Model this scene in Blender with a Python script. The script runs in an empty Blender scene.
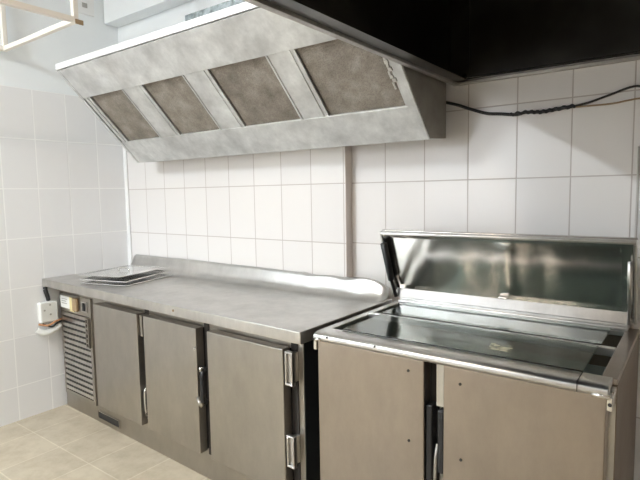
import bpy, bmesh, math, random
from mathutils import Vector, Matrix
random.seed(4)
S = bpy.context.scene
C = S.collection

# ------------------------------------------------------------------ camera
cam = bpy.data.cameras.new('camera'); co = bpy.data.objects.new('camera', cam); C.objects.link(co)
right = Vector((0.80302365, 0.59570755, -0.01689776))
up = Vector((-0.04095992, 0.08345766, 0.99566917))
fwd = Vector((-0.59453789, 0.79885376, -0.09141861))
m = Matrix((( right.x, up.x, -fwd.x), (right.y, up.y, -fwd.y), (right.z, up.z, -fwd.z)))
co.matrix_world = Matrix.Translation((3.29118, -2.17336, 1.35350)) @ m.to_4x4()
cam.sensor_width = 36; cam.lens = 511.58 / 640 * 36; cam.clip_start = .02
S.camera = co

# ------------------------------------------------------------------ light
S.view_settings.view_transform = 'Standard'; S.view_settings.look = 'None'
S.view_settings.gamma = 1; S.view_settings.use_curve_mapping = False
S.view_settings.exposure = 0.32
w = bpy.data.worlds.new('sky'); S.world = w; w.use_nodes = True
w.node_tree.nodes['Background'].inputs[0].default_value = (.80, .88, 1, 1)
w.node_tree.nodes['Background'].inputs[1].default_value = 1.0

def area(name, loc, rot, sx, sy, power, col):
    l = bpy.data.lights.new(name, 'AREA'); l.shape = 'RECTANGLE'; l.size = sx; l.size_y = sy
    l.energy = power; l.color = col
    o = bpy.data.objects.new(name, l); o.location = loc; o.rotation_euler = rot; C.objects.link(o); return o
PI = math.pi
WIN = (0.25, 1.65, 0.95, 2.45)       # added opening in the unseen wall behind the camera, for fill light
area('front_fill', (0.95, -4.12, 1.7), (PI/2, 0, 0), 1.3, 1.4, 14, (.95, .97, 1))  # added fill light from behind the camera, no source seen
TUBE_A, FILL_B, TUBE_C = 225, 42, 26            # emission of the fluorescent tubes; the second is an added fill

# ------------------------------------------------------------------ materials
def mat(name, col=(.8,.8,.8), rough=.5, metal=0.0, **kw):
    mt = bpy.data.materials.new(name); mt.use_nodes = True
    b = mt.node_tree.nodes['Principled BSDF']
    b.inputs['Base Color'].default_value = (*col, 1); b.inputs['Roughness'].default_value = rough
    b.inputs['Metallic'].default_value = metal
    for k, v in kw.items(): b.inputs[k.replace('_', ' ')].default_value = v
    return mt
def N(mt, t, **kw):
    n = mt.node_tree.nodes.new(t)
    for k, v in kw.items(): setattr(n, k, v)
    return n
def L(mt, a, b): mt.node_tree.links.new(a, b)
def P(mt): return mt.node_tree.nodes['Principled BSDF']
def ramp(mt, fac, stops):
    r = N(mt, 'ShaderNodeValToRGB'); L(mt, fac, r.inputs[0])
    e = r.color_ramp.elements
    while len(e) < len(stops): e.new(.5)
    for i, (p, c) in enumerate(stops): e[i].position = p; e[i].color = (*c, 1) if len(c) == 3 else c
    return r.outputs[0]
def noise(mt, scale=(1,1,1), sc=5, detail=4, rough=.6):
    tc = N(mt, 'ShaderNodeTexCoord'); mp = N(mt, 'ShaderNodeMapping'); mp.inputs['Scale'].default_value = scale
    L(mt, tc.outputs['Object'], mp.inputs[0])
    n = N(mt, 'ShaderNodeTexNoise'); n.inputs['Scale'].default_value = sc; n.inputs['Detail'].default_value = detail
    n.inputs['Roughness'].default_value = rough
    L(mt, mp.outputs[0], n.inputs['Vector']); return n.outputs[0]
def bump(mt, h, strength=.2, dist=.01):
    b = N(mt, 'ShaderNodeBump'); b.inputs['Strength'].default_value = strength; b.inputs['Distance'].default_value = dist
    L(mt, h, b.inputs['Height']); L(mt, b.outputs[0], P(mt).inputs['Normal']); return b

def steel(name, c1, c2, rough=.3, stretch=(2,2,2), sc=4, bstr=.04, rvar=.1, metal=1.0, smudge=.35):
    mt = mat(name, c1, rough, metal)
    f = noise(mt, stretch, sc, 5)
    sm = noise(mt, (1,1,.45), 9, 6, .7); mm = N(mt, 'ShaderNodeMix', data_type='RGBA', blend_type='MULTIPLY'); mm.inputs[0].default_value = smudge
    L(mt, ramp(mt, f, [(.35, c1), (.68, c2)]), mm.inputs[6]); L(mt, ramp(mt, sm, [(.3, (.72,.72,.72)), (.7, (1.22,1.22,1.22))]), mm.inputs[7])
    L(mt, mm.outputs[2], P(mt).inputs['Base Color'])
    f2 = noise(mt, (3,3,3), 1.2, 3)
    mr = N(mt, 'ShaderNodeMapRange'); mr.inputs[1].default_value = .3; mr.inputs[2].default_value = .7
    mr.inputs[3].default_value = rough-rvar; mr.inputs[4].default_value = rough+rvar
    L(mt, f2, mr.inputs[0]); L(mt, mr.outputs[0], P(mt).inputs['Roughness'])
    if bstr >= .02: f3 = noise(mt, stretch, sc*1.5, 2); bump(mt, f3, bstr, .02)
    return mt

def tile(name, ax, off, w_, h_, c1, c2, mortar, msize=.0028, rough=.16, bstr=.35):
    """ax: which object coordinates run along the tile width / height"""
    mt = mat(name, c1, rough)
    tc = N(mt, 'ShaderNodeTexCoord'); sp = N(mt, 'ShaderNodeSeparateXYZ'); L(mt, tc.outputs['Object'], sp.inputs[0])
    cb = N(mt, 'ShaderNodeCombineXYZ')
    for i in (0, 1):
        ad = N(mt, 'ShaderNodeMath', operation='SUBTRACT'); L(mt, sp.outputs[ax[i]], ad.inputs[0])
        ad.inputs[1].default_value = off[i] - 50*(w_, h_)[i]
        L(mt, ad.outputs[0], cb.inputs[i])
    br = N(mt, 'ShaderNodeTexBrick', offset=0, squash=1); L(mt, cb.outputs[0], br.inputs['Vector'])
    br.inputs['Scale'].default_value = 1; br.inputs['Brick Width'].default_value = w_; br.inputs['Row Height'].default_value = h_
    br.inputs['Mortar Size'].default_value = msize; br.inputs['Mortar Smooth'].default_value = .3; br.inputs['Bias'].default_value = 0
    br.inputs['Color1'].default_value = (*c1, 1); br.inputs['Color2'].default_value = (*c2, 1); br.inputs['Mortar'].default_value = (*mortar, 1)
    L(mt, br.outputs['Color'], P(mt).inputs['Base Color'])
    inv = N(mt, 'ShaderNodeMath', operation='SUBTRACT'); inv.inputs[0].default_value = 1; L(mt, br.outputs['Fac'], inv.inputs[1])
    bump(mt, inv.outputs[0], bstr, .003)
    rr = N(mt, 'ShaderNodeMapRange'); L(mt, br.outputs['Fac'], rr.inputs[0]); rr.inputs[3].default_value = rough; rr.inputs[4].default_value = .8
    L(mt, rr.outputs[0], P(mt).inputs['Roughness'])
    return mt

M = {}
M['tile_left'] = tile('tile_left', (1, 2), (-.058, .2096), .2, .3, (.85,.85,.85), (.83,.83,.83), (.93,.93,.92), .0035, bstr=.25)
M['tile_back'] = tile('tile_back', (0, 2), (.4454, .1998), .2032, .3, (.80,.775,.75), (.775,.75,.73), (.50,.45,.42))
M['plaster'] = mat('plaster', (.88, .91, .92), .85); bump(M['plaster'], noise(M['plaster'], sc=30), .15, .004)
M['dull_paint'] = mat('dull_paint', (.42,.36,.30), .8); M['ceiling_paint'] = mat('ceiling_paint', (.70,.70,.69), .9)
M['tan_edge'] = mat('tan_edge', (.78, .70, .65), .7)
M['white_trim'] = mat('white_trim', (.86,.86,.85), .45)
fl = tile('floor_tile', (0, 1), (.54, -.887), .30, .30, (.49,.425,.32), (.455,.395,.30), (.60,.54,.43), .004, .45, .3)
M['floor'] = fl
nz = noise(fl, (1,1,1), 7, 8, .7); mx = N(fl, 'ShaderNodeMix', data_type='RGBA', blend_type='MULTIPLY'); mx.inputs[0].default_value = .8
old = P(fl).inputs['Base Color'].links[0].from_socket
L(fl, old, mx.inputs[6]); L(fl, ramp(fl, nz, [(.34, (.80,.77,.73)), (.60, (1.06,1.06,1.05))]), mx.inputs[7]); L(fl, mx.outputs[2], P(fl).inputs['Base Color'])
M['steel_door'] = steel('steel_door', (.40,.375,.34), (.44,.415,.375), .34, (1,1,1), 1.6, .012, .04)
M['steel_warm'] = steel('steel_warm', (.385,.335,.29), (.42,.368,.318), .36, (1,1,1), 1.6, .012, .04)
M['steel_top'] = steel('steel_top', (.56,.545,.52), (.60,.585,.56), .32, (1,2,1), 2, .0, .035, 1, .6)
M['steel_bright'] = steel('steel_bright', (.62,.61,.59), (.68,.67,.65), .33, (3,3,3), 3, .0, .03)
M['steel_lid'] = steel('steel_lid', (.60,.58,.545), (.66,.64,.605), .18, (1,1,1), 3, .012, .03)
M['hood_side_shaded'] = steel('hood_side_shaded', (.27,.25,.22), (.36,.34,.30), .48, (1,1,1.5), 6, .02, .08, .6)  # hood steel darkened for the shade on its right end
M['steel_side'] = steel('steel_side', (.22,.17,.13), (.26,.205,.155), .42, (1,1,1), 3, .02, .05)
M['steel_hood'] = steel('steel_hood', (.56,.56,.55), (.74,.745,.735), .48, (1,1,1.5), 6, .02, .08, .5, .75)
M['lip_lit_metal'] = mat('lip_lit_metal', (.80,.81,.80), .5, .2)  # hood steel paled to hold the glare on the lip
M['chrome'] = mat('chrome', (.80,.79,.76), .18, 1)
M['black'] = mat('black', (.015,.015,.016), .45)
M['side_shade'] = mat('side_shade', (.014,.017,.018), .5)  # near-black stands in for the shade between the two units
M['gasket'] = mat('gasket', (.03,.026,.023), .6)  # gasket rubber, also the painted shade of the door gaps
M['hood_black'] = mat('hood_black', (.022,.019,.016), .30, .0)
hbk = M['hood_black']; L(hbk, ramp(hbk, noise(hbk, (1,1,1), 1.6, 4), [(.40, (.010,.008,.006)), (.62, (.050,.048,.042))]), P(hbk).inputs['Base Color'])  # grey patches put the glow inside the hood into the colour
bump(M['hood_black'], noise(M['hood_black'], (1,1,1), 3, 5), .12, .02)
M['hood_rim'] = steel('hood_rim', (.42,.40,.37), (.52,.50,.46), .45, (3,3,3), 4, .02, .08)
M['white_plastic'] = mat('white_plastic', (.80,.80,.76), .35)
M['yellow'] = mat('yellow', (.72,.62,.30), .5)
M['brown'] = mat('brown', (.32,.22,.12), .5)
M['copper'] = mat('copper', (.55,.28,.14), .4)
M['pipe'] = mat('pipe_paint', (.62,.58,.55), .4)
M['cream'] = mat('cream_paint', (.86,.81,.73), .45)
M['galv'] = steel('galvanised', (.10,.115,.115), (.34,.37,.37), .45, (1,1,1), 26, .25, .1, .8)
M['tray'] = steel('tray_steel', (.72,.72,.71), (.84,.84,.83), .21, (2,2,2), 5, .03, .04)
M['well'] = mat('well', (.24,.27,.25), .5, .3)
f = mat('filter_mesh', (.3,.25,.2), .75)
tc = N(f, 'ShaderNodeTexCoord'); v = N(f, 'ShaderNodeTexVoronoi'); v.inputs['Scale'].default_value = 170; L(f, tc.outputs['Object'], v.inputs['Vector'])
n1 = noise(f, (1,1,1), 9, 6, .7)
c = ramp(f, n1, [(.3, (.15,.13,.105)), (.5, (.24,.21,.175)), (.72, (.36,.325,.28))])
mx = N(f, 'ShaderNodeMix', data_type='RGBA', blend_type='MULTIPLY'); mx.inputs[0].default_value = .7
L(f, c, mx.inputs[6]); L(f, ramp(f, v.outputs['Distance'], [(0, (.55,.52,.5)), (.45, (1.2,1.2,1.2))]), mx.inputs[7])
L(f, mx.outputs[2], P(f).inputs['Base Color']); bump(f, v.outputs['Distance'], .5, .004); P(f).inputs['Metallic'].default_value = .25
M['filter'] = f
g = mat('cover_glass', (.80,.89,.84), .07, 0, IOR=1.5); P(g).inputs['Transmission Weight'].default_value = 1
M['glass'] = g
mk = mat('glass_mark', (.70,.66,.45), .7)
al = ramp(mk, noise(mk, (1,1,1), 60, 3), [(.35, (0,0,0)), (.55, (.75,.75,.75))]); L(mk, al, P(mk).inputs['Alpha'])
M['mark'] = mk
for k_, c_, e_ in (('tube', (.84,.93,1), TUBE_A), ('fill_cool', (.88,.95,1), FILL_B), ('tube_warm', (1,.82,.66), TUBE_C)):
    M[k_] = mat(k_, (1,1,1), .4); P(M[k_]).inputs['Emission Color'].default_value = (*c_, 1); P(M[k_]).inputs['Emission Strength'].default_value = e_

# ------------------------------------------------------------------ builders
def box(bm, x0, x1, y0, y1, z0, z1, T=None, mi=0):
    vs = [bm.verts.new((x, y, z)) for z in (z0, z1) for x, y in ((x0,y0),(x1,y0),(x1,y1),(x0,y1))]
    fs = [bm.faces.new([vs[i] for i in q]) for q in ((3,2,1,0),(4,5,6,7),(0,1,5,4),(1,2,6,5),(2,3,7,6),(3,0,4,7))]
    for f_ in fs: f_.material_index = mi
    if T:
        for v_ in vs: v_.co = T(v_.co)
    return vs
def prism(bm, poly, a0, a1, axis='x', mi=0):
    """poly: closed outline, extruded along axis (x: poly is (y,z); z: poly is (x,y); y: (x,z))"""
    def mk(p, a):
        return {'x': (a, p[0], p[1]), 'z': (p[0], p[1], a), 'y': (p[0], a, p[1])}[axis]
    A = [bm.verts.new(mk(p, a0)) for p in poly]; B = [bm.verts.new(mk(p, a1)) for p in poly]
    n = len(poly)
    fs = [bm.faces.new(A), bm.faces.new(B[::-1])]
    for i in range(n): fs.append(bm.faces.new((A[i], B[i], B[(i+1) % n], A[(i+1) % n])))
    for f_ in fs: f_.material_index = mi
def tube(bm, pts, r, seg=10):
    pts = [Vector(p) for p in pts]; rings = []
    rr = r if isinstance(r, (list, tuple)) else [r]*len(pts)
    for i, p in enumerate(pts):
        d = (pts[min(i+1, len(pts)-1)] - pts[max(i-1, 0)]).normalized()
        a = d.orthogonal().normalized() if abs(d.z) > .95 else d.cross(Vector((0,0,1))).normalized()
        if abs(d.z) > .95: a = (Vector((1,0,0)) - d*d.x).normalized()
        b = d.cross(a)
        rings.append([bm.verts.new(p + (a*math.cos(t) + b*math.sin(t))*rr[i]) for t in [2*PI*k/seg for k in range(seg)]])
    for i in range(len(rings)-1):
        for k in range(seg): bm.faces.new((rings[i][k], rings[i][(k+1) % seg], rings[i+1][(k+1) % seg], rings[i+1][k]))
    bm.faces.new(rings[0][::-1]); bm.faces.new(rings[-1])
def smooth_path(pts, n=6):
    pts = [Vector(p) for p in pts]; out = []
    for i in range(len(pts)-1):
        p0, p1, p2, p3 = pts[max(i-1,0)], pts[i], pts[i+1], pts[min(i+2, len(pts)-1)]
        for k in range(n):
            t = k/n
            out.append(.5*((2*p1) + (p2-p0)*t + (2*p0-5*p1+4*p2-p3)*t*t + (3*p1-p0-3*p2+p3)*t**3))
    return out + [pts[-1]]
def obj(name, bm, mats, parent=None, bev=0, smooth=False, seg=2):
    me = bpy.data.meshes.new(name)
    bmesh.ops.recalc_face_normals(bm, faces=bm.faces[:])
    bm.to_mesh(me); bm.free()
    for k in (mats if isinstance(mats, (list, tuple)) else [mats]): me.materials.append(M[k])
    o = bpy.data.objects.new(name, me); C.objects.link(o)
    if parent: o.parent = parent
    if bev:
        b = o.modifiers.new('bevel', 'BEVEL'); b.width = bev; b.segments = seg; b.limit_method = 'ANGLE'; b.angle_limit = .6
    if smooth or bev:
        for p in me.polygons: p.use_smooth = True
        if bev:
            wn = o.modifiers.new('wn', 'WEIGHTED_NORMAL'); wn.keep_sharp = True
    return o
def B(*boxes):
    bm = bmesh.new()
    for b in boxes: box(bm, *b)
    return bm
def tag(o, label=None, cat=None, group=None, kind=None):
    if label: o['label'] = label
    if cat: o['category'] = cat
    if group: o['group'] = group
    if kind: o['kind'] = kind
    return o
def empty(name, loc, label, cat, rz=0, group=None):
    o = bpy.data.objects.new(name, None); C.objects.link(o); o.location = loc; o.rotation_euler.z = rz; o.empty_display_size = .1
    return tag(o, label, cat, group)
def child(name, bm, mats, parent, **k):          # mesh given in world coordinates, parent unrotated
    off = Vector((0,0,0)); p = parent
    while p: off += p.location; p = p.parent
    bmesh.ops.translate(bm, verts=bm.verts[:], vec=-off)
    lab = k.pop('label', None)
    o = obj(name, bm, mats, parent, **k)
    if lab: o['label'] = lab
    return o

# ------------------------------------------------------------------ the room
RX, RY, RZ = 4.3, -4.2, 2.95
def struct(name, bm, mats, **k): return tag(obj(name, bm, mats, **k), kind='structure')
struct('floor', B((-.1, RX+.1, RY-.1, .1, -.05, 0)), 'floor')
struct('ceiling', B((-.1, RX+.1, RY-.1, .1, RZ, RZ+.05)), 'ceiling_paint')
bm = bmesh.new(); box(bm, -.1, 0, RY, .1, 0, 2.0096, mi=0); box(bm, -.1, -.008, RY, .1, 2.0096, RZ, mi=1)
struct('wall_left', bm, ['tile_left', 'plaster'])
bm = bmesh.new()
box(bm, 0, 1.878, -.058, .1, 0, 2.0, mi=0); box(bm, 1.8785, RX, 0, .1, 0, 2.0, mi=0)
box(bm, 1.878, 1.8795, -.0575, 0, 0, 2.0, mi=2)
box(bm, -.008, RX, -.05, .1, 2.0, RZ, mi=1)
struct('wall_back', bm, ['tile_back', 'plaster', 'tan_edge'])
bm = bmesh.new(); box(bm, RX, RX+.1, RY, .1, 0, 2.0096, mi=0); box(bm, RX+.005, RX+.1, RY, .1, 2.0096, RZ, mi=1)
struct('wall_right', bm, ['dull_paint', 'dull_paint'])
x0, x1, z0, z1 = WIN
bm = B((0, x0, RY-.1, RY, 0, RZ), (x1, RX, RY-.1, RY, 0, RZ), (x0, x1, RY-.1, RY, 0, z0), (x0, x1, RY-.1, RY, z1, RZ))
struct('wall_front', bm, 'dull_paint')
struct('added_window_1', B((x0, x0+.05, RY-.07, RY-.02, z0, z1), (x1-.05, x1, RY-.07, RY-.02, z0, z1), (x0+.05, x1-.05, RY-.07, RY-.02, z0, z0+.05),
                     (x0+.05, x1-.05, RY-.07, RY-.02, z1-.05, z1), (.93, .97, RY-.07, RY-.02, z0+.05, z1-.05)), 'white_trim')  # frame of the added opening, out of view
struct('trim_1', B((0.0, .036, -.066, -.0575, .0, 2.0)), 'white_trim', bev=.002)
struct('trim_2', B((-.004, RX, -.152, -.0495, 2.518, RZ)), 'plaster', bev=.004)      # beam along the back wall

for (tx, ty, lb) in ((.70, -3.2, 'white fluorescent tube light on the ceiling towards the left wall'), (3.8, -3.3, 'fill light added on the ceiling towards the right wall, brightening the left wall'), (1.85, -2.1, 'white fluorescent tube light in the middle of the ceiling')):
    t = empty('ceiling_light', (tx, ty, RZ), lb, 'light')
    child('housing', B((tx-.06, tx+.06, ty-.65, ty+.65, 2.87, RZ)), 'white_plastic', t, bev=.005)
    bm = bmesh.new(); box(bm, tx-.05, tx+.05, ty-.6, ty+.6, 2.845, 2.868); child('diffuser', bm, 'tube' if tx < 1 else 'fill_cool' if tx > 3 else 'tube_warm', t)

# ------------------------------------------------------------------ refrigerated counter (left unit)
rz = math.atan2(-.08, 2.12)
K = empty('refrigerated_counter', (.02, -.675, 0), 'long stainless steel refrigerated counter with three doors and a grille at its left end', 'refrigerator', rz)
def kc(name, bm, mats, parent=None, **k):
    lab = k.pop('label', None); o = obj(name, bm, mats, parent or K, **k)
    if lab: o['label'] = lab
    return o
R = Matrix.Rotation(-rz, 4, 'Z')
def to_local(x, y, z=0):
    v_ = R @ (Vector((x, y, z)) - Vector((.02, -.675, 0))); return v_
# body: carcass pieces
kc('body', B((-.005, 2.046, .10, .57, .0, .80)), 'steel_door', bev=.003)
kc('side_panel', B((2.046, 2.050, .101, .57, .0, .798)), 'side_shade', label='end panel facing the neighbouring unit, blackened for the shade between them')
# worktop with apron
poly = [to_local(*p)[:2] for p in ((.003, -.675), (2.14, -.757), (2.14, -.063), (.003, -.063))]
bm = bmesh.new(); prism(bm, poly, .802, .85, 'z')
kc('worktop', bm, 'steel_top', bev=.004, seg=3)
# upstand along the back, coved, with small dents
bm = bmesh.new()
prof = [(-.165,.8505), (-.145,.852), (-.125,.858), (-.110,.872), (-.101,.895), (-.093,.925), (-.088,.936), (-.078,.941), (-.068,.940), (-.066,.8505)]
xs = [.10 + (2.125-.10)*i/60 for i in range(61)]
rings = []
for i, x in enumerate(xs):
    h = 1 + .06*math.sin(x*2.1+.5) + (.05*math.sin(x*17) + .04*math.sin(x*29) if x > 1.6 else .015*math.sin(x*11))
    if x > 2.07: h *= 1 - (x-2.07)*5
    ring = []
    for j, (y, z) in enumerate(prof):
        zz = .8505 + (z-.8505)*h; yy = y + (.006*math.sin(x*23+j) if 2 < j < 6 and x > 1.6 else 0)
        xx = x
        if i == 0: xx = .085 + (z-.85)*.35
        ring.append(bm.verts.new(to_local(xx, yy, zz)))
    rings.append(ring)
for i in range(60):
    for j in range(len(prof)-1): bm.faces.new((rings[i][j], rings[i+1][j], rings[i+1][j+1], rings[i][j+1]))
bm.faces.new(rings[0]); bm.faces.new(rings[-1][::-1])
kc('upstand', bm, 'steel_bright', smooth=True, label='rounded raised back edge of the worktop, dented at its right end')
bm = bmesh.new(); tube(bm, [to_local(1.369, -.7295, .828), to_local(1.369, -.724, .828)], .006); kc('screw', bm, 'brown')
# doors
def kdoor(u0, u1, lab=None):
    o = kc('door', B((u0, u1, .047, .092, .150, .748)), 'steel_door', bev=.004, seg=3)
    g_ = kc('gasket', B((u0+.004, u1-.002, .092, .0995, .158, .742)), 'gasket', parent=o)
    g2 = kc('gap_shade_strip', B((u1+.001, u1+.034, .096, .0998, .13, .765)), 'gasket', parent=o, label='dark strip painted as the shade in the gap beside the door')  # strip carries the shade of the door gap in its colour
    return o
d1 = kdoor(.51, .958); d2 = kdoor(1.016, 1.444); d3 = kdoor(1.522, 1.985)
def loop(bm, u, z0_, z1_, v0=.035, w=.030, t=.009, d=.02):
    box(bm, u, u+w, v0, v0+d, z0_, z0_+t); box(bm, u, u+w, v0, v0+d, z1_-t, z1_)
    box(bm, u, u+t, v0, v0+d, z0_+t, z1_-t); box(bm, u+w-t, u+w, v0, v0+d, z0_+t, z1_-t)
    box(bm, u+t, u+w-t, v0+.010, .10, z0_+t, z1_-t)
for zz in ((.605, .742), (.270, .402)):
    bm = bmesh.new(); loop(bm, 1.990, *zz, v0=.050, w=.040)
    kc('hinge', bm, 'steel_bright', parent=d3, bev=.003)
bm = B((.962, .985, .060, .098, .630, .742)); kc('hinge', bm, 'steel_door', parent=d1, bev=.003)
bm = bmesh.new(); tube(bm, smooth_path([(.968,.09,.205), (.978,.065,.215), (.980,.060,.30), (.978,.065,.345), (.968,.09,.352)]), .006)
kc('handle', bm, 'chrome', parent=d1, smooth=True)
bm = B((.960, .990, .075, .0985, .185, .37)); kc('hinge_plate', bm, 'gasket', parent=d1)
bm = bmesh.new(); tube(bm, smooth_path([(1.452,.085,.395), (1.476,.050,.405), (1.484,.045,.48), (1.476,.052,.545), (1.456,.085,.552)]), [.012]*24+[.010])
kc('handle', bm, 'black', parent=d2, smooth=True, label='black lever handle')
bm = bmesh.new(); tube(bm, [(1.466,.050,.552), (1.474,.048,.572)], .009); kc('handle_cap', bm, 'chrome', parent=d2, smooth=True)
bm = bmesh.new(); tube(bm, [(1.452,.044,.424), (1.468,.036,.41), (1.482,.042,.392)], .011); kc('handle_cap', bm, 'hood_rim', parent=d2, smooth=True)
bm = bmesh.new(); tube(bm, [(1.438,.047,.655), (1.438,.042,.655)], .008); kc('rivet', bm, 'chrome', parent=d2)
# grille: framed panel, slats over a black sheet for the shade inside
bm = B((.015, .40, .088, .0995, .640, .752), (.015, .40, .088, .0995, .10, .125), (.015, .035, .088, .0995, .125, .640), (.375, .40, .088, .0995, .125, .640))
G = kc('grille_panel', bm, 'steel_door', bev=.001)
kc('grille_shade', B((.035, .375, .0985, .0998, .125, .640)), 'black', parent=G)  # flat black sheet painted as the unlit space behind the slats
bm = bmesh.new(); n = 15; pitch = (.640-.125)/n
for i in range(n):
    zc = .125 + (i+.5)*pitch
    box(bm, .035, .375, .0885, .0965, zc-.0108, zc+.0108, T=lambda v_, zc=zc: Vector((v_.x, v_.y + (zc - v_.z)*.0, v_.z)))
kc('louvres', bm, 'steel_top', parent=G)
bm = bmesh.new(); loop(bm, .352, .455, .635, v0=.074, w=.036, t=.008, d=.012)
for i in range(5): box(bm, .352, .388, .074, .084, .48+i*.03, .489+i*.03)
kc('latch_strip', bm, 'steel_door', parent=G, label='ladder-shaped latch strip')
# control box under the apron
kc('label_plate', B((.030, .150, .084, .088, .662, .738)), 'white_plastic', parent=G, bev=.001)
bm = bmesh.new()
for r_, (a, b_) in enumerate(((.045,.12),(.045,.105),(.045,.115))): box(bm, a, b_, .0835, .0842, .722-.014*r_-.005, .722-.014*r_)
kc('print_lines', bm, 'hood_rim', parent=G)
kc('label_sticker', B((.150, .205, .083, .088, .650, .738)), 'yellow', parent=G, label='yellow sticker', bev=.001)
kc('thermostat', B((.205, .262, .070, .088, .660, .742)), 'brown', parent=G, bev=.006, label='brown thermostat box')
kc('switch_plate', B((.295, .365, .083, .088, .665, .730)), 'steel_top', parent=G, bev=.001)
kc('rocker_switch', B((.320, .345, .076, .083, .675, .722)), 'black', parent=G, bev=.002)
# slot in the plinth, its inner shade a black plate
kc('plinth_slot_shade', B((.41, .64, .0975, .0999, .030, .070)), 'black', label='black plate painted as the shade inside a slot low in the plinth')
kc('slot_edge', B((.405, .645, .094, .0999, .070, .074), (.405, .645, .094, .0999, .026, .030), (.405, .410, .094, .0999, .030, .070), (.640, .645, .094, .0999, .030, .070)), 'steel_door')

# ------------------------------------------------------------------ prep fridge (right unit)
F = empty('preparation_fridge', (2.655, -.39, 0), 'stainless steel salad preparation fridge with open lid and glass top, at the right', 'refrigerator')
def fc(name, bm, mats, parent=None, **k): return child(name, bm, mats, parent or F, **k)
X0, X1 = 2.175, 3.135
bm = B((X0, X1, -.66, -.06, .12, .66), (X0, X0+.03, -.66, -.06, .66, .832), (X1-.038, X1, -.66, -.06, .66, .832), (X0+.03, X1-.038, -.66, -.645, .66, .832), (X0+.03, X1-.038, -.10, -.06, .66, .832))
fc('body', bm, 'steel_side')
fc('front_frame', B((X0+.002, X1-.002, -.664, -.6605, .12, .83)), 'steel_top')
fc('well', B((X0+.031, X1-.039, -.644, -.101, .70, .705), (X0+.0305, X0+.033, -.644, -.101, .705, .83), (X1-.041, X1-.0385, -.644, -.101, .705, .83)), 'well', label='dark inner well under the glass')
fc('top_frame', B((X0, X0+.032, -.655, -.06, .832, .85), (X0+.032, X1-.040, -.125, -.06, .832, .85)), 'steel_top', bev=.003)
fc('side_rail', B((X1-.040, X1, -.655, -.06, .832, .85)), 'steel_warm', bev=.003, label='duller brownish side rail')
fc('rear_ledge', B((X0+.03, X1-.03, -.128, -.118, .85, .866), (X0+.03, X1-.03, -.118, -.07, .85, .876)), 'steel_bright', bev=.004)
# rounded front rail
pr = [(-.655,.832), (-.655,.853)] + [(-.700-.036*math.sin(a), .853-.0135+.0135*math.cos(a)) for a in [i*PI/2/6 for i in range(7)]] + [(-.737,.831), (-.73,.822), (-.70,.822), (-.69,.832)]
bm = bmesh.new(); prism(bm, pr, X0+.008, X1-.012, 'x')
fc('front_rail', bm, 'steel_bright', smooth=False, bev=.002)
bm = B((X1-.085, X1-.083, -.7385, -.66, .826, .8545)); fc('rail_joint', bm, 'black')
fc('divider_bar', B((X0+.030, X1-.038, -.391, -.369, .830, .8575)), 'steel_bright', bev=.002)
gl = fc('glass_cover', B((2.265, 3.052, -.662, -.394, .8545, .8595)), 'glass', label='greenish front glass sheet over the well')
fc('glass_cover', B((2.255, 3.055, -.366, -.132, .8545, .8595)), 'glass', label='greenish rear glass sheet over the well')
bm = bmesh.new(); vs = [bm.verts.new(p) for p in ((2.775,-.61,.8600), (2.845,-.61,.8600), (2.835,-.545,.8600), (2.765,-.545,.8600))]; bm.faces.new(vs)
fc('etched_mark', bm, 'mark', parent=gl, label='pale yellow worn mark on the glass')
# doors
fd1 = fc('door', B((2.192, 2.611, -.722, -.672, .16, .820)), 'steel_warm', bev=.004, seg=3)
fd2 = fc('door', B((2.676, 3.118, -.722, -.672, .16, .820)), 'steel_warm', bev=.004, seg=3)
for d_, a, b_ in ((fd1, 2.197, 2.606), (fd2, 2.681, 3.113)):
    fc('gasket', B((a, b_, -.672, -.6645, .165, .815)), 'gasket', parent=d_)
for d_, pts in ((fd1, ((2.557,.779), (2.559,.545), (2.559,.31))), (fd2, ((2.730,.771), (2.734,.533), (2.734,.30)))):
    for (x, z) in pts:
        bm = bmesh.new(); tube(bm, [(x, -.7215, z), (x, -.7245, z)], .0045); fc('screw', bm, 'gasket', parent=d_)
fc('handle', B((2.612, 2.634, -.712, -.668, .40, .676)), 'black', parent=fd1, bev=.005, label='black recessed handle')
fc('handle', B((2.654, 2.675, -.716, -.668, .462, .668)), 'black', parent=fd2, bev=.005, label='black recessed handle')
bm = bmesh.new(); tube(bm, smooth_path([(2.645,-.70,.30), (2.646,-.712,.42), (2.646,-.708,.50), (2.644,-.69,.545)]), .006); fc('latch_rod', bm, 'hood_rim', smooth=True)
fc('mullion', B((2.643, 2.673, -.700, -.6645, .674, .815)), 'steel_top', bev=.002)
fc('frame_gap_shade', B((2.608, 2.640, -.6665, -.6642, .13, .815)), 'gasket', label='dark strip painted as the shade beside the left door')  # dark strip holds the shadow along the door's side
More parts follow.
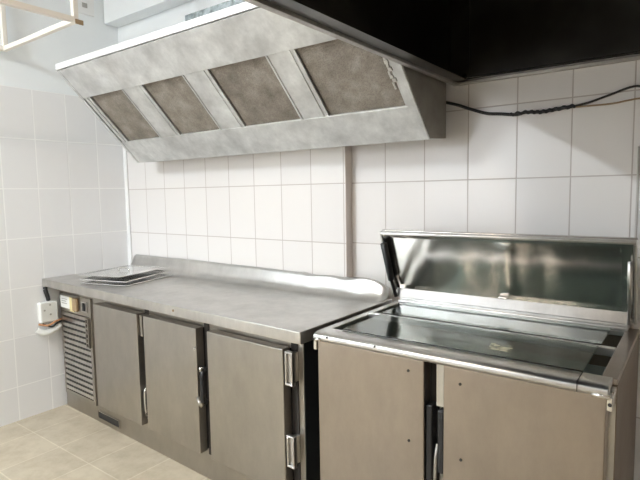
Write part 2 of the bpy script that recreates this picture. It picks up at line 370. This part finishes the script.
# corner hinge
h_ = fc('corner_hinge', B((3.119, 3.133, -.728, -.664, .785, .823)), 'chrome', bev=.003)
bm = bmesh.new(); tube(bm, [(3.085,-.732,.8245), (3.128,-.732,.8245)], .0065); fc('hinge_pin', bm, 'chrome', parent=h_, smooth=True)
bm = bmesh.new(); tube(bm, [(3.1265,-.7275,.803), (3.1265,-.7295,.803)], .005); fc('hinge_hole', bm, 'black', parent=h_)
h_ = fc('corner_hinge', B((2.177, 2.191, -.728, -.664, .785, .823)), 'chrome', bev=.003)
bm = bmesh.new(); tube(bm, [(2.186,-.735,.8285), (2.216,-.735,.8285)], .0065); fc('hinge_pin', bm, 'chrome', parent=h_, smooth=True)
for x in (2.245, 2.44):
    bm = bmesh.new(); tube(bm, [(x, -.7355, .842), (x, -.7385, .842)], .004); fc('rail_screw', bm, 'gasket')
for x in (2.22, 3.09):
    for y in (-.62, -.11):
        bm = bmesh.new(); tube(bm, [(x,y,0), (x,y,.012), (x,y,.0125), (x,y,.12)], [.025,.025,.017,.017], 14); fc('leg', bm, 'chrome')
# the open lid, leaning forward
hb = Vector((0, -.108, .880)); upv = Vector((0, -.115, .302)).normalized(); LH = .322
nv = Vector((0, -upv.z, upv.y)); nv = Vector((0, -upv.z, upv.y)) if False else Vector((0, -upv.z, upv.y))
nv = Vector((1,0,0)).cross(upv); nv = nv if nv.y < 0 else -nv       # inner face direction (towards the room)
def LT(v_): return Vector((v_.x, 0, 0)) + hb + upv*v_.z + nv*v_.y
LX0, LX1 = 2.168, 3.130
def bm_fl():            # turned-up flange along the hinge side
    b2 = bmesh.new()
    vs = [b2.verts.new(LT(Vector(p))) for p in ((LX0+.014, .016, .004), (LX1-.014, .016, .004), (LX1-.030, -.003, .040), (LX0+.030, -.003, .040),
                                               (LX0+.014, .013, .003), (LX1-.014, .013, .003), (LX1-.030, -.006, .038), (LX0+.030, -.006, .038))]
    for q in ((0,1,2,3),(7,6,5,4),(0,4,5,1),(1,5,6,2),(2,6,7,3),(3,7,4,0)): b2.faces.new([vs[i] for i in q])
    return b2
bm = bmesh.new(); box(bm, LX0, LX1, -.026, -.012, 0, LH, T=LT)
lid = fc('lid', bm, 'steel_lid', bev=.002)
bm = bmesh.new()
box(bm, LX0, LX1, -.012, .010, LH-.012, LH, T=LT); box(bm, LX0, LX0+.010, -.012, .010, 0, LH-.012, T=LT); box(bm, LX1-.010, LX1, -.012, .010, 0, LH-.012, T=LT)
box(bm, LX0+.010, LX1-.010, -.012, .004, 0, .012, T=LT)
fc('lid_rim', bm, 'steel_top', parent=lid, bev=.003)
bm = bmesh.new()     # folded inner tray of the lid: sloping borders and a ridged field
o_, i_ = (LX0+.012, LX1-.012, .012, LH-.012), (LX0+.045, LX1-.045, .058, LH-.032)
O = [bm.verts.new(LT(Vector(p))) for p in ((o_[0], .003, o_[2]), (o_[1], .003, o_[2]), (o_[1], .003, o_[3]), (o_[0], .003, o_[3]))]
I = [bm.verts.new(LT(Vector(p))) for p in ((i_[0], -.008, i_[2]), (i_[1], -.008, i_[2]), (i_[1], -.008, i_[3]), (i_[0], -.008, i_[3]))]
for k in range(4): bm.faces.new((O[k], O[(k+1) % 4], I[(k+1) % 4], I[k]))
nx, nz_ = 120, 10; grid = [[bm.verts.new(LT(Vector((i_[0]+(i_[1]-i_[0])*a/nx, -.008 + .0012*math.sin(PI*a/nx)*math.sin(PI*b/nz_)*math.sin(a*.35) + .0045*math.exp(-((i_[0]+(i_[1]-i_[0])*a/nx-2.70)/.035)**2)*min(1, b*(nz_-b)/8), i_[2]+(i_[3]-i_[2])*b/nz_)))) for b in range(nz_+1)] for a in range(nx+1)]  # upright ridge added to draw a bright streak on the liner
for a in range(nx):
    for b in range(nz_): bm.faces.new((grid[a][b], grid[a+1][b], grid[a+1][b+1], grid[a][b+1]))
bmesh.ops.remove_doubles(bm, verts=bm.verts[:], dist=1e-5)
fc('lid_liner', bm, 'steel_lid', parent=lid, smooth=True)
bm = bmesh.new(); tube(bm, [LT(Vector((LX0+.020, .022, .275))), LT(Vector((LX0+.022, .022, .095))), LT(Vector((LX0+.022,.022,.094))), LT(Vector((LX0+.030, .024, .01)))], [.015,.015,.008,.008], 12)
fc('gas_strut', bm, 'black', parent=lid, smooth=True)
bm = bmesh.new(); tube(bm, [LT(Vector((LX1-.018, .018, .25))), LT(Vector((LX1-.020, .018, .09))), LT(Vector((LX1-.020,.018,.089))), LT(Vector((LX1-.024, .020, .005)))], [.008,.008,.005,.005], 12)
fc('gas_strut', bm, 'steel_top', parent=lid, smooth=True)
bm = bmesh.new()
fc('lid_flange', bm_fl(), 'steel_top', parent=lid)
bm = bmesh.new(); box(bm, 2.655, 2.69, .000, .008, .045, .052, T=LT); fc('latch_tab', bm, 'chrome', parent=lid, bev=.002)

# ------------------------------------------------------------------ extractor hood over the counter
H = empty('extractor_hood', (1.4, -.06, 1.575), 'long sloping galvanised extractor hood with four greasy filters, above the worktop on the back wall', 'extractor hood')
def hc(name, bm, mats, parent=None, **k): return child(name, bm, mats, parent or H, **k)
HX0, HX1 = .39, 2.402
B0 = Vector((0, -.215, 1.566)); SD = Vector((0, -.695+.215, 2.053-1.566)); SL = SD.length; SD.normalize()
ON = Vector((0, -SD.z, SD.y)); ON = ON if ON.z < 0 else -ON      # outwards: down and to the front
def HT(v_): return Vector((v_.x, 0, 0)) + B0 + SD*v_.z + ON*v_.y
side = [(-.062,1.578), (-.215,1.566), (-.695,2.053), (-.695,2.088), (-.062,2.088)]
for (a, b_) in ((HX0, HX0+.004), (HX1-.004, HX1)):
    bm = bmesh.new(); prism(bm, side, a, b_, 'x'); hc('side_panel', bm, 'steel_hood' if a < 1 else 'hood_side_shaded')
for (a, b_) in ((HX0+.004, HX0+.022), (HX1-.022, HX1-.004)):
    bm = bmesh.new(); box(bm, a, b_, -.001, .004, 0, SL, T=HT); hc('side_flange', bm, 'steel_hood', bev=.001)
hc('top_panel', B((HX0+.004, HX1-.004, -.69, -.062, 2.060, 2.066)), 'steel_hood')
bm = bmesh.new(); prism(bm, [(-.062,1.578), (-.215,1.566), (-.215,1.570), (-.062,1.582)], HX0+.004, HX1-.004, 'x'); hc('bottom_panel', bm, 'steel_hood')
hc('back_panel', B((HX0+.004, HX1-.004, -.066, -.062, 1.584, 2.058)), 'steel_hood')
bm = bmesh.new(); box(bm, HX0+.006, HX1-.006, -.012, 0, 0, .165, T=HT); hc('lower_panel', bm, 'steel_hood', bev=.002)
bm = bmesh.new(); box(bm, HX0+.006, HX1-.006, -.010, .001, .495, SL-.001, T=HT); hc('fascia', bm, 'steel_hood', bev=.002)
hc('front_lip', B((HX0, HX1, -.703, -.6955, 2.056, 2.088), (HX0, HX1, -.6955, -.675, 2.0885, 2.090)), 'lip_lit_metal', bev=.001, label='narrow upright lip, coloured pale for the light it catches')
FX = ((.468,.792), (.965,1.292), (1.467,1.825), (1.977,2.348))
edges = [HX0+.022] + [v_ for p in FX for v_ in p] + [HX1-.022]
for i in range(5):
    a, b_ = edges[2*i], edges[2*i+1]
    bm = bmesh.new(); box(bm, a, b_, -.012, -.004, .165, .495, T=HT)
    if b_-a > .1:
        box(bm, a, a+.010, -.004, .000, .165, .495, T=HT); box(bm, b_-.030, b_-.020, -.004, .000, .165, .495, T=HT)
    else: box(bm, a+.012, b_-.02 if b_-a > .05 else b_, -.004, .002, .165, .495, T=HT)
    hc('filter_divider', bm, 'steel_hood', bev=.001)
for i, (a, b_) in enumerate(FX):
    bm = bmesh.new(); box(bm, a+.002, b_-.002, -.022, -.016, .160, .500, T=HT)
    fm = hc('filter', bm, 'filter', label='brown grease-stained mesh filter')
bm = bmesh.new()
for k in range(14):
    s = .25 + k*.016; x = 2.332 + .02*(.47-s) + random.uniform(-.004, .004)
    box(bm, x, x+.008+random.uniform(0,.01), -.004, .000+random.uniform(0,.003), s, s+.015, T=HT)
hc('torn_foil_tape', bm, 'steel_bright', label='torn strip of foil tape')
D = tag(child('foil_duct', B((1.33, 2.36, -.56, -.30, 2.094, 2.186)), 'galv', empty('duct_tmp', (0,0,0), None, None)), 'mottled galvanised metal duct lying on top of the extractor hood', 'duct')
tmp = D.parent; D.parent = None; bpy.data.objects.remove(tmp)

# ------------------------------------------------------------------ black canopy hood on the right
Q = empty('canopy_hood', (3.2, -.01, 1.805), 'large black grease-darkened canopy hood overhead at the right, open underneath', 'extractor hood')
def qc(name, bm, mats, **k): return child(name, bm, mats, Q, **k)
CX0, CX1, CY0, CY1, CZ0, CZ1 = 2.416, 4.1, -1.75, -.004, 1.806, 2.45
qc('left_panel', B((CX0, CX0+.006, CY0, CY1, CZ0, CZ1)), 'hood_black')
qc('right_panel', B((CX1-.006, CX1, CY0, CY1, CZ0, CZ1)), 'hood_black')
qc('back_panel', B((CX0+.006, CX1-.006, CY1-.066, CY1-.0595, CZ0+.012, CZ1)), 'hood_black')
qc('front_panel', B((CX0+.006, CX1-.006, CY0, CY0+.006, CZ0+.012, CZ1)), 'hood_black')
qc('top_panel', B((CX0, CX1, CY0, CY1, CZ1, CZ1+.006)), 'hood_black')
qc('rim', B((CX0, CX1, CY1-.022, CY1, CZ0-.004, CZ0+.014), (CX0, CX0+.022, CY0, CY1-.022, CZ0-.004, CZ0+.012), (CX1-.022, CX1, CY0, CY1-.022, CZ0-.004, CZ0+.012), (CX0+.022, CX1-.022, CY0, CY0+.022, CZ0-.004, CZ0+.012)), 'hood_rim', label='grey folded bottom rim', bev=.002)
qc('inner_gutter', B((CX0+.022, CX0+.075, CY0+.022, CY1-.022, CZ0+.006, CZ0+.010), (CX0+.022, CX1-.022, CY1-.060, CY1-.022, CZ0+.006, CZ0+.010)), 'hood_black')
qc('seam', B((2.500, 2.506, CY1-.072, CY1-.066, CZ0+.012, CZ1)), 'hood_black', bev=.001)
bm = bmesh.new(); tube(bm, [(2.490, -.072, 1.825), (2.490, -.082, 1.825)], .006); qc('rivet', bm, 'chrome')

# ------------------------------------------------------------------ small things
# flat pan lids stacked on the worktop
def pan_lid(loc, rz_, tilt, lab):
    t = empty('pan_lid', loc, lab, 'lid', rz_, 'stacked steel lids')
    t.rotation_euler = (tilt[0], tilt[1], rz_)
    w2, d2 = .170, .208
    bm = bmesh.new()
    N1 = [(-w2,-d2,.0), (w2,-d2,.0), (w2,d2,.0), (-w2,d2,.0)]; N2 = [(-w2,-d2,.005), (w2,-d2,.005), (w2,d2,.005), (-w2,d2,.005)]
    N3 = [(s*(w2-.03), q*(d2-.03), .007) for s, q in ((-1,-1),(1,-1),(1,1),(-1,1))]; N4 = [(s*(w2-.04), q*(d2-.04), .004) for s, q in ((-1,-1),(1,-1),(1,1),(-1,1))]
    N0 = [(s*(w2-.004), q*(d2-.004), .0) for s, q in ((-1,-1),(1,-1),(1,1),(-1,1))]; N5 = [(s*(w2-.004), q*(d2-.004), .003) for s, q in ((-1,-1),(1,-1),(1,1),(-1,1))]
    R_ = [[bm.verts.new(p) for p in r] for r in (N5, N0, N1, N2, N3, N4)]
    for a in range(5):
        for k in range(4): bm.faces.new((R_[a][k], R_[a][(k+1) % 4], R_[a+1][(k+1) % 4], R_[a+1][k]))
    bm.faces.new(R_[5]); bm.faces.new(R_[0][::-1])
    obj('plate', bm, 'tray', t, bev=.002)
    bm = bmesh.new(); tube(bm, smooth_path([(-.04,0,.004), (-.035,0,.018), (0,0,.022), (.035,0,.018), (.04,0,.004)]), .0045, 8)
    obj('handle', bm, 'chrome', t, smooth=True)
    return t
R15 = math.radians(14)
a = pan_lid((.525, -.405, .8525), R15, (0, 0), 'bottom one of the three flat steel pan lids stacked on the worktop')
b_ = pan_lid((.485, -.390, .8725), R15+.05, (0.012, 0.008), 'middle one of the three flat steel pan lids, between the other two')
c_ = pan_lid((.445, -.385, .8930), R15-.01, (0.0, -.008), 'top one of the three flat steel pan lids, its small handle showing')
for t in (a, b_):      # recessed pockets take the stacked handles
    for ch in list(t.children):
        if ch.name.startswith('handle'): bpy.data.objects.remove(ch)

# socket with plug, low on the left wall
W = empty('wall_socket', (0, -.66, .58), 'white power socket with plug and loose wires, low on the left wall beside the counter', 'socket')
child('socket_box', B((.002, .045, -.715, -.605, .575, .705)), 'white_plastic', W, bev=.010, seg=3)
for (y, z) in ((-.69,.655), (-.655,.685), (-.655,.625)):
    bm = bmesh.new(); tube(bm, [(.0445,y,z), (.047,y,z)], .006); child('socket_hole', bm, 'hood_rim', W)
bm = bmesh.new(); tube(bm, smooth_path([(.03,-.735,.54), (.045,-.70,.515), (.05,-.65,.520), (.04,-.600,.545)]), .019, 10); child('plug', bm, 'white_plastic', W, smooth=True)
bm = bmesh.new(); tube(bm, smooth_path([(.03,-.725,.572), (.055,-.68,.560), (.05,-.63,.575), (.025,-.575,.580)]), .006, 8); child('wire', bm, 'copper', W, smooth=True, label='brown loose wire')
bm = bmesh.new(); tube(bm, smooth_path([(.03,-.70,.570), (.06,-.66,.548), (.055,-.62,.565), (.03,-.575,.567)]), .005, 8); child('wire', bm, 'black', W, smooth=True, label='black loose wire')
bm = bmesh.new(); tube(bm, smooth_path([(.012,-.662,.795), (.02,-.664,.77), (.02,-.655,.735), (.012,-.648,.712)]), [.013]*19, 10)
hk = tag(obj('cable_end', bm, 'black', smooth=True), 'short black cable end above the white socket on the left wall', 'cable')
# switch high on the left wall
W = empty('wall_switch', (0, -.30, 2.6), 'small white switch plate high up on the left wall near the beam', 'switch')
child('plate', B((-.006, .006, -.365, -.225, 2.545, 2.665)), 'white_trim', W, bev=.003)
child('button', B((.006, .012, -.31, -.275, 2.585, 2.615)), 'hood_rim', W, bev=.004)

# cream frame hanging from the ceiling
W = empty('hanging_frame', (.42, -1.2, 2.2), 'cream painted square-tube rack frame hanging from the ceiling at upper left', 'frame')
t_ = .026
def bar(*b): child('rail', B(b), 'cream', W, bev=.003)
A0, A1, Y0_, Y1_ = .012, .818, -1.62, -.79
bar(A0, A1, Y1_-t_, Y1_, 2.20, 2.20+t_); bar(A0, A1, Y0_, Y0_+t_, 2.20, 2.20+t_)
bar(A0, A0+t_, Y0_+t_, Y1_-t_, 2.20, 2.20+t_); bar(A1-t_, A1, Y0_+t_, Y1_-t_, 2.20, 2.20+t_)
for x in (A0, A1-t_):
    for y in (Y0_, Y1_-t_): child('post', B((x, x+t_, y, y+t_, 2.20+t_, RZ)), 'cream', W, bev=.003)
child('corner_plate', B((A1-.001, A1+.006, -.81, -.77, 2.192, 2.215)), 'brown', W, bev=.002)

# cable along the back wall
W = empty('wall_cable', (2.75, -.02, 1.65), 'black twisted electric cable sagging across the tiles below the black canopy hood', 'cable')
pts = [(2.375,-.014,1.740), (2.405,-.014,1.730), (2.44,-.014,1.718), (2.491,-.014,1.697), (2.56,-.014,1.672), (2.617,-.014,1.664), (2.68,-.014,1.655), (2.72,-.014,1.660), (2.775,-.014,1.655), (2.83,-.014,1.660), (2.885,-.014,1.664)]
bm = bmesh.new(); tube(bm, smooth_path(pts, 5), .0065, 8); child('sheath', bm, 'black', W, smooth=True)
bm = bmesh.new()
hp = smooth_path([(2.655,-.014,1.656), (2.72,-.014,1.660), (2.775,-.014,1.655), (2.83,-.014,1.660), (2.895,-.014,1.665)], 14)
tube(bm, [p + Vector((0, 0.0025*math.cos(i*1.1)-.003, .0035*math.sin(i*1.1))) for i, p in enumerate(hp)], .0062, 7); child('tape_wrap', bm, 'black', W, smooth=True)
bm = bmesh.new(); tube(bm, smooth_path([(2.88,-.013,1.663), (2.94,-.013,1.672), (3.01,-.013,1.692), (3.085,-.013,1.712), (3.15,-.013,1.700), (3.4,-.013,1.69)]), .0042, 7)
child('branch_wire', bm, 'gasket', W, smooth=True)
bm = bmesh.new(); tube(bm, smooth_path([(2.88,-.012,1.661), (2.95,-.012,1.660), (3.02,-.012,1.660), (3.10,-.012,1.668), (3.16,-.012,1.660), (3.4,-.012,1.64)]), .0032, 7)
child('branch_wire', bm, 'brown', W, smooth=True, label='copper coloured bare wire')
# thin pipe at the right
bm = bmesh.new(); tube(bm, [(3.108,-.022,0), (3.108,-.022,1.50)], [.0045, .0045], 10)
tag(obj('thin_pipe', bm, 'pipe', smooth=True), 'thin upright metal pipe on the tiles at the right end of the open lid', 'pipe')
